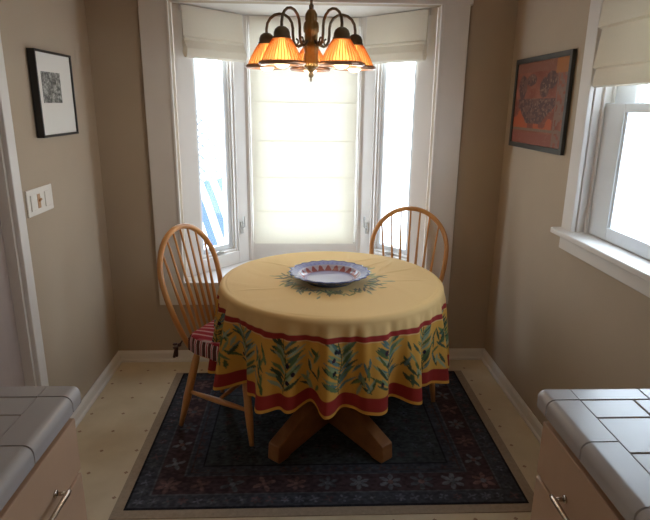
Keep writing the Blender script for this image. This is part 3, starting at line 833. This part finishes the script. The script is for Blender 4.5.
def along(dist, step, s_, cols, jit=0):
    x = RX0 + dist; 
    nxx = int(round((RX1 - RX0 - 2 * dist) / step)); nyy = int(round((RY1 - RY0 - 2 * dist) / step))
    for i in range(nxx + 1):
        for yy in (RY0 + dist, RY1 - dist): 
            a = random.choice(cols); flower(RX0 + dist + i * (RX1 - RX0 - 2 * dist) / nxx, yy, s_ * random.uniform(.85, 1.1), a, random.choice(cols))
    for i in range(1, nyy):
        for xx in (RX0 + dist, RX1 - dist):
            a = random.choice(cols); flower(xx, RY0 + dist + i * (RY1 - RY0 - 2 * dist) / nyy, s_ * random.uniform(.85, 1.1), a, random.choice(cols))
along(.142, .135, .05, [grey, brk, grey * .8, np.array((112, 74, 70.))])
along(.045, .06, .022, [grey * .8, mar * 1.3, np.array((84, 84, 100.))])
along(.236, .055, .018, [grey * .7, brk * .8])
for i in range(14):
    for j in range(8):
        flower(RX0 + .33 + i * .075, RY0 + .33 + j * .07, .022, random.choice([navy * 1.2, mar * 1.1, grey * .6, grn * .8]), random.choice([blk, mar, grey * .7]))
ns = vnoise((Xg - RX0) / (RX1 - RX0), (Yg - RY0) / (RY1 - RY0), 120, 21)
ns2 = vnoise((Xg - RX0) / (RX1 - RX0), (Yg - RY0) / (RY1 - RY0), 8, 22)
C = C * .6 + C.mean(-1, keepdims=True) * .4
C *= (.80 + .5 * ns + .12 * ns2)[..., None]
rg = thing('rug', 'dark oriental rug with floral border under the dining table', 'rug', (0, 0, 0))
rugm = grid_mesh('pile', P, C, M['rug'], rg, solid=.005)
b = MB()
b.box(RX0 - .043, RX0, RY0 - .045, RY1 + .012, .0005, .005); b.box(RX1, RX1 + .045, RY0 - .045, RY1 + .012, .0005, .005); b.box(RX0, RX1, RY0 - .045, RY0, .0005, .005)
b.box(RX0, RX1, RY1, RY1 + .012, .0005, .005)
eo = b.build('edging', M['rugedge'], rg); eo['label'] = 'plain beige edging'

# ------------------------------------------------------------------ tiled counters and cabinets
def trim_tile(b, x0, x1, y0, y1, z0, z1, outx, outy, rad=.020):
    """glazed edge tile; outx / outy = signs of rounded outer sides"""
    vs = b.box(x0, x1, y0, y1, z0, z1)
    es = {e for v in vs for e in v.link_edges}
    big = []
    for e in es:
        m_ = (e.verts[0].co + e.verts[1].co) / 2
        onx = outx and abs(m_.x - (x1 if outx > 0 else x0)) < 1e-5; ony = outy and abs(m_.y - (y1 if outy > 0 else y0)) < 1e-5
        onz = abs(m_.z - z1) < 1e-5
        if (onx and onz) or (ony and onz) or (onx and ony): big.append(e)
    r1 = bmesh.ops.bevel(b.bm, geom=big, offset=rad, segments=10, affect='EDGES', profile=.5)
def counter(side, xo, xw, yf, lab_c, lab_t, ysp):
    """xo outer face (towards the aisle), xw wall, yf end face"""
    sg = 1 if side == 'L' else -1       # direction of the aisle
    y0 = .17; z1 = .91; z0 = .868; g = .0022
    xi = xo - sg * .074; yi = yf - .063
    ct = thing('tile_countertop', lab_t, 'countertop', (0, 0, 0))
    b = MB(); lo, hi = sorted((xw + sg * .002, xo - sg * .008)); b.box(lo, hi, y0, yf - .008, .862, .880, .0)
    lo, hi = sorted((xw + sg * .002, xo - sg * .040)); b.box(lo, hi, y0, yf - .036, .875, z1 - .0022, .0)
    b2 = b
    b2.build('grout_bed', M['grout'], ct)
    e = MB()
    # aisle edge tiles
    ys = [yi] + ysp + [y0]
    for a, c in zip(ys[:-1], ys[1:]):
        lo, hi = sorted((xi, xo)); trim_tile(e, lo, hi, c + g, a - g, z0, z1, sg, 0)
    # corner
    lo, hi = sorted((xi, xo)); trim_tile(e, lo, hi, yi + g, yf, z0, z1, sg, 1)
    # end edge tiles
    x = xi; k_ = 0
    while (x - xw) * sg > .01:
        x2 = x - sg * (.165 if k_ else .165)
        if (x2 - xw) * sg < 0: x2 = xw + sg * .002
        lo, hi = sorted((x - sg * g, x2 + sg * g)); trim_tile(e, lo, hi, yi + g, yf, z0, z1, 0, 1)
        x = x2; k_ += 1
    e.build('edge_tiles', M['tile'], ct)
    t = MB(); st = .125
    ya = yi; first = True
    while ya > y0 + .01:
        yb = max(y0, ya - (.075 if first else st)); xa = xi; first = False
        while (xa - xw) * sg > .01:
            xb = xa - sg * st
            if (xb - xw) * sg < .01: xb = xw + sg * .002
            lo, hi = sorted((xa - sg * g, xb + sg * g)); t.box(lo, hi, yb + g, ya - g, .895, z1 - .0004, .0015)
            xa = xb
        ya = yb
    t.build('field_tiles', M['tile'], ct)
    # cabinets below
    for i, (ya, yb) in enumerate(((.70, yf - .030), (.20, .695))):
        cb = thing('base_cabinet', lab_c[i], 'cabinet', (0, 0, 0), group='base cabinets under the %s counter' % ('left' if side == 'L' else 'right'))
        xf = xo - sg * .030           # carcass face
        def bx(bb, a0, a1, *rest, bev=0): 
            lo, hi = sorted((a0, a1)); bb.box(lo, hi, *rest, bev)
        k = MB(); bx(k, xw + sg * .003, xf, ya, yb, .10, .845); k.build('body', M['cab'], cb)
        k = MB(); bx(k, xf, xf + sg * .006, ya, yb, .835, .861, bev=.001); bx(k, xw + sg * .003, xf, ya, yb, .846, .861); k.build('top_rail', M['cabwood'], cb)
        k = MB(); bx(k, xw + sg * .003, xf - sg * .06, ya, yb, .001, .10); k.build('toe_kick', M['cabwood'], cb)
        da, db = ya + .012, yb - .004
        k = MB(); bx(k, xf, xf + sg * .019, da, db, .700, .838, bev=.003); dr_ = k.build('drawer', M['cab'], cb)
        k = MB(); bx(k, xf, xf + sg * .019, da, db, .12, .690, bev=.003); do = k.build('door', M['cab'], cb)
        ym = (da + db) / 2 + .0; xq = xf + sg * .019
        if i == 0: ym = (1.03 if side == 'L' else .985) - .06
        k = MB()
        for yy in (ym - .06, ym + .06):
            k.tube([(xq, yy, .737), (xq + sg * .003, yy, .737)], .0085, 14); k.tube([(xq, yy, .737), (xq + sg * .024, yy, .737)], .0045, 10)
        k.tube([(xq + sg * .026, ym + s_ * .072, .737) for s_ in (-1, -.85, 0, .85, 1)], [.004, .0062, .0055, .0062, .004], 12)
        k.build('handle', M['pull'], dr_, smooth=True)
        k = MB(); yk = da + .05
        k.tube([(xq, yk, .62), (xq + sg * .018, yk, .62)], [.005, .006], 10); k.sphere((xq + sg * .024, yk, .62), .013); k.build('knob', M['pull'], do, smooth=True)
counter('L', -.520, XL, 1.201, ['pale base cabinet with nickel drawer pull at the end of the left counter', 'pale base cabinet next to the camera under the left counter'],
        'white tiled countertop along the left wall', [.951, .765, .58, .395])
counter('R', .556, XR, 1.163, ['pale base cabinet with nickel drawer pull at the end of the right counter', 'pale base cabinet next to the camera under the right counter'],
        'white tiled countertop along the right wall, shining with window light', [.938, .752, .567, .38])

# ------------------------------------------------------------------ outdoors
dk = box('patio_deck', M['deck'], -14, 14, 3.9, 18, -.5, -.42); struct(dk)
dk = box('side_yard', M['deck'], 1.6, 14, -8, 3.9, -.5, -.42); struct(dk)
lc = thing('patio_lounger', 'blue and white striped patio lounger outside the left bay window', 'lounge chair', (-.42, 4.95, -.42), math.radians(62))
b = MB()
path = [(-.9, .28), (-.45, .30), (0.0, .36), (.18, .50), (.30, .78), (.42, 1.10), (.50, 1.28)]
nn = []
for i in range(len(path) - 1):
    for k_ in range(8):
        t = k_ / 8; nn.append((path[i][0] * (1 - t) + path[i + 1][0] * t, path[i][1] * (1 - t) + path[i + 1][1] * t))
nn.append(path[-1])
pf = nn + [(u - .01, v - .03) for u, v in nn[::-1]]
b.prism(pf, -.36, .36, lambda u, v, t: (t, u, v)); b.build('sling', M['bluestripe'], lc)
b = MB()
for sx in (-.38, .38):
    b.tube([(sx, -.95, .26), (sx, 0, .30), (sx, .22, .42), (sx, .52, 1.32)], .016)
    b.tube([(sx, -.7, .28), (sx, -.75, 0)], .014); b.tube([(sx, .15, .38), (sx, .30, 0)], .014)
b.tube([(-.38, .52, 1.32), (.38, .52, 1.32)], .016)
b.build('frame', M['out_white'], lc)
fc = thing('lattice_fence', 'white lattice fence beyond the lounger outside the left window', 'fence', (-1.7, 7.4, -.42))
b = MB()
for i in range(26):
    x = -2.0 + i * .16
    b.box(-.012, .012, -.006, .006, -1.3, 1.3, M=Matrix.Translation((x, 0, .95)) @ Matrix.Rotation(math.radians(45), 4, 'Y'))
for i in range(26):
    x = -2.0 + i * .16
    b.box(-.012, .012, -.006, .006, -1.3, 1.3, M=Matrix.Translation((x, .014, .95)) @ Matrix.Rotation(math.radians(-45), 4, 'Y'))
b.build('lattice', mat('grey_white_slats', (84, 92, 112), .7), fc)
b = MB(); b.box(-3, 3, -.03, .03, 1.85, 1.95); b.box(-3, 3, -.03, .03, 0, .08); b.build('rail', M['out_white'], fc)

# ------------------------------------------------------------------ world and lights
w = bpy.data.worlds.new('World'); sc.world = w; w.use_nodes = True
nt = w.node_tree; nt.nodes.clear()
wo = nt.nodes.new('ShaderNodeOutputWorld'); bg = nt.nodes.new('ShaderNodeBackground')
tc = nt.nodes.new('ShaderNodeTexCoord'); sp = nt.nodes.new('ShaderNodeSeparateXYZ')
rp = nt.nodes.new('ShaderNodeValToRGB')
nt.links.new(tc.outputs['Generated'], sp.inputs[0]); nt.links.new(sp.outputs[2], rp.inputs[0])
rp.color_ramp.elements[0].position = 0.0; rp.color_ramp.elements[0].color = (.88, .94, 1, 1)
rp.color_ramp.elements[1].position = .8; rp.color_ramp.elements[1].color = (.72, .86, 1, 1)
nt.links.new(rp.outputs[0], bg.inputs[0]); bg.inputs[1].default_value = 6.5; nt.links.new(bg.outputs[0], wo.inputs[0])

def portal(loc, w_, h_, rz, name):
    ld = bpy.data.lights.new(name, 'AREA'); ld.shape = 'RECTANGLE'; ld.size = w_; ld.size_y = h_
    ld.cycles.is_portal = True
    o = bpy.data.objects.new(name, ld); COL.objects.link(o); o.location = loc
    o.rotation_euler = (math.radians(-90), 0, rz); return o
# portals shine along their -Z; rotated to point into the room
def aim(o, d): o.rotation_euler = Vector(d).to_track_quat('-Z', 'Y').to_euler()
for Xm, Ln, s0, s1, nm in ((XLm, LnL, .10, .38, 'portal_a'), (XCm, LnC, .04, LnC - .04, 'portal_b'), (XRm, LnR, .10, .38, 'portal_c')):
    p0 = Xm @ Vector(((s0 + s1) / 2, .14, 1.3)); n_ = (Xm.to_3x3() @ Vector((0, -1, 0)))
    o = portal(p0, s1 - s0, 1.5, 0, nm); aim(o, n_)
o = portal((XR + .17, (WY0 + WY1) / 2, 1.54), WY1 - WY0, 1.05, 0, 'portal_d'); aim(o, (-1, 0, 0))
# unseen round lamp added behind the camera as weak interior fill
kl = thing('added_fill_light', 'added unseen round fill light on the ceiling behind the camera', 'fill light', (0, -.7, ZC))
b = MB(); b.lathe([(.10, -.05), (.15, -.035), (.16, -.005), (.16, 0)], 32); b.build('diffuser', mat_emit('fill_lamp_glow', (255, 232, 205), 3), kl, smooth=True)
ld = bpy.data.lights.new('fill_lamp', 'AREA'); ld.shape = 'DISK'; ld.size = .3; ld.energy = 1.4; ld.color = (1, .86, .7)
o = bpy.data.objects.new('fill_lamp', ld); COL.objects.link(o); o.location = (0, -.7, ZC - .06)

# ------------------------------------------------------------------ camera
cd = bpy.data.cameras.new('Camera'); cam = bpy.data.objects.new('Camera', cd); COL.objects.link(cam)
cd.sensor_fit = 'HORIZONTAL'; cd.sensor_width = 36; cd.lens = 552.66 / 650 * 36; cd.clip_start = .02
r_ = Vector((0.9991498, -0.03962147, 0.01139357)); u_ = Vector((-2.27095e-04, .271067608, .962560284)); w_ = Vector((.04122649, .9617445, -.27082815))
r_ = w_.cross(u_).normalized(); u_ = r_.cross(w_).normalized()
Mx = Matrix(((r_.x, u_.x, -w_.x, 0), (r_.y, u_.y, -w_.y, 0), (r_.z, u_.z, -w_.z, 1.55), (0, 0, 0, 1)))
cam.matrix_world = Mx
sc.camera = cam

sc.view_settings.view_transform = 'Standard'; sc.view_settings.look = 'None'; sc.view_settings.gamma = 1
sc.view_settings.exposure = 0.78; sc.view_settings.use_curve_mapping = False
sc.cycles.use_denoising = True
sc.cycles.max_bounces = 14; sc.cycles.diffuse_bounces = 8; sc.cycles.glossy_bounces = 4; sc.cycles.transparent_max_bounces = 12; sc.cycles.transmission_bounces = 8
sc.cycles.sample_clamp_indirect = 8; sc.cycles.caustics_reflective = False
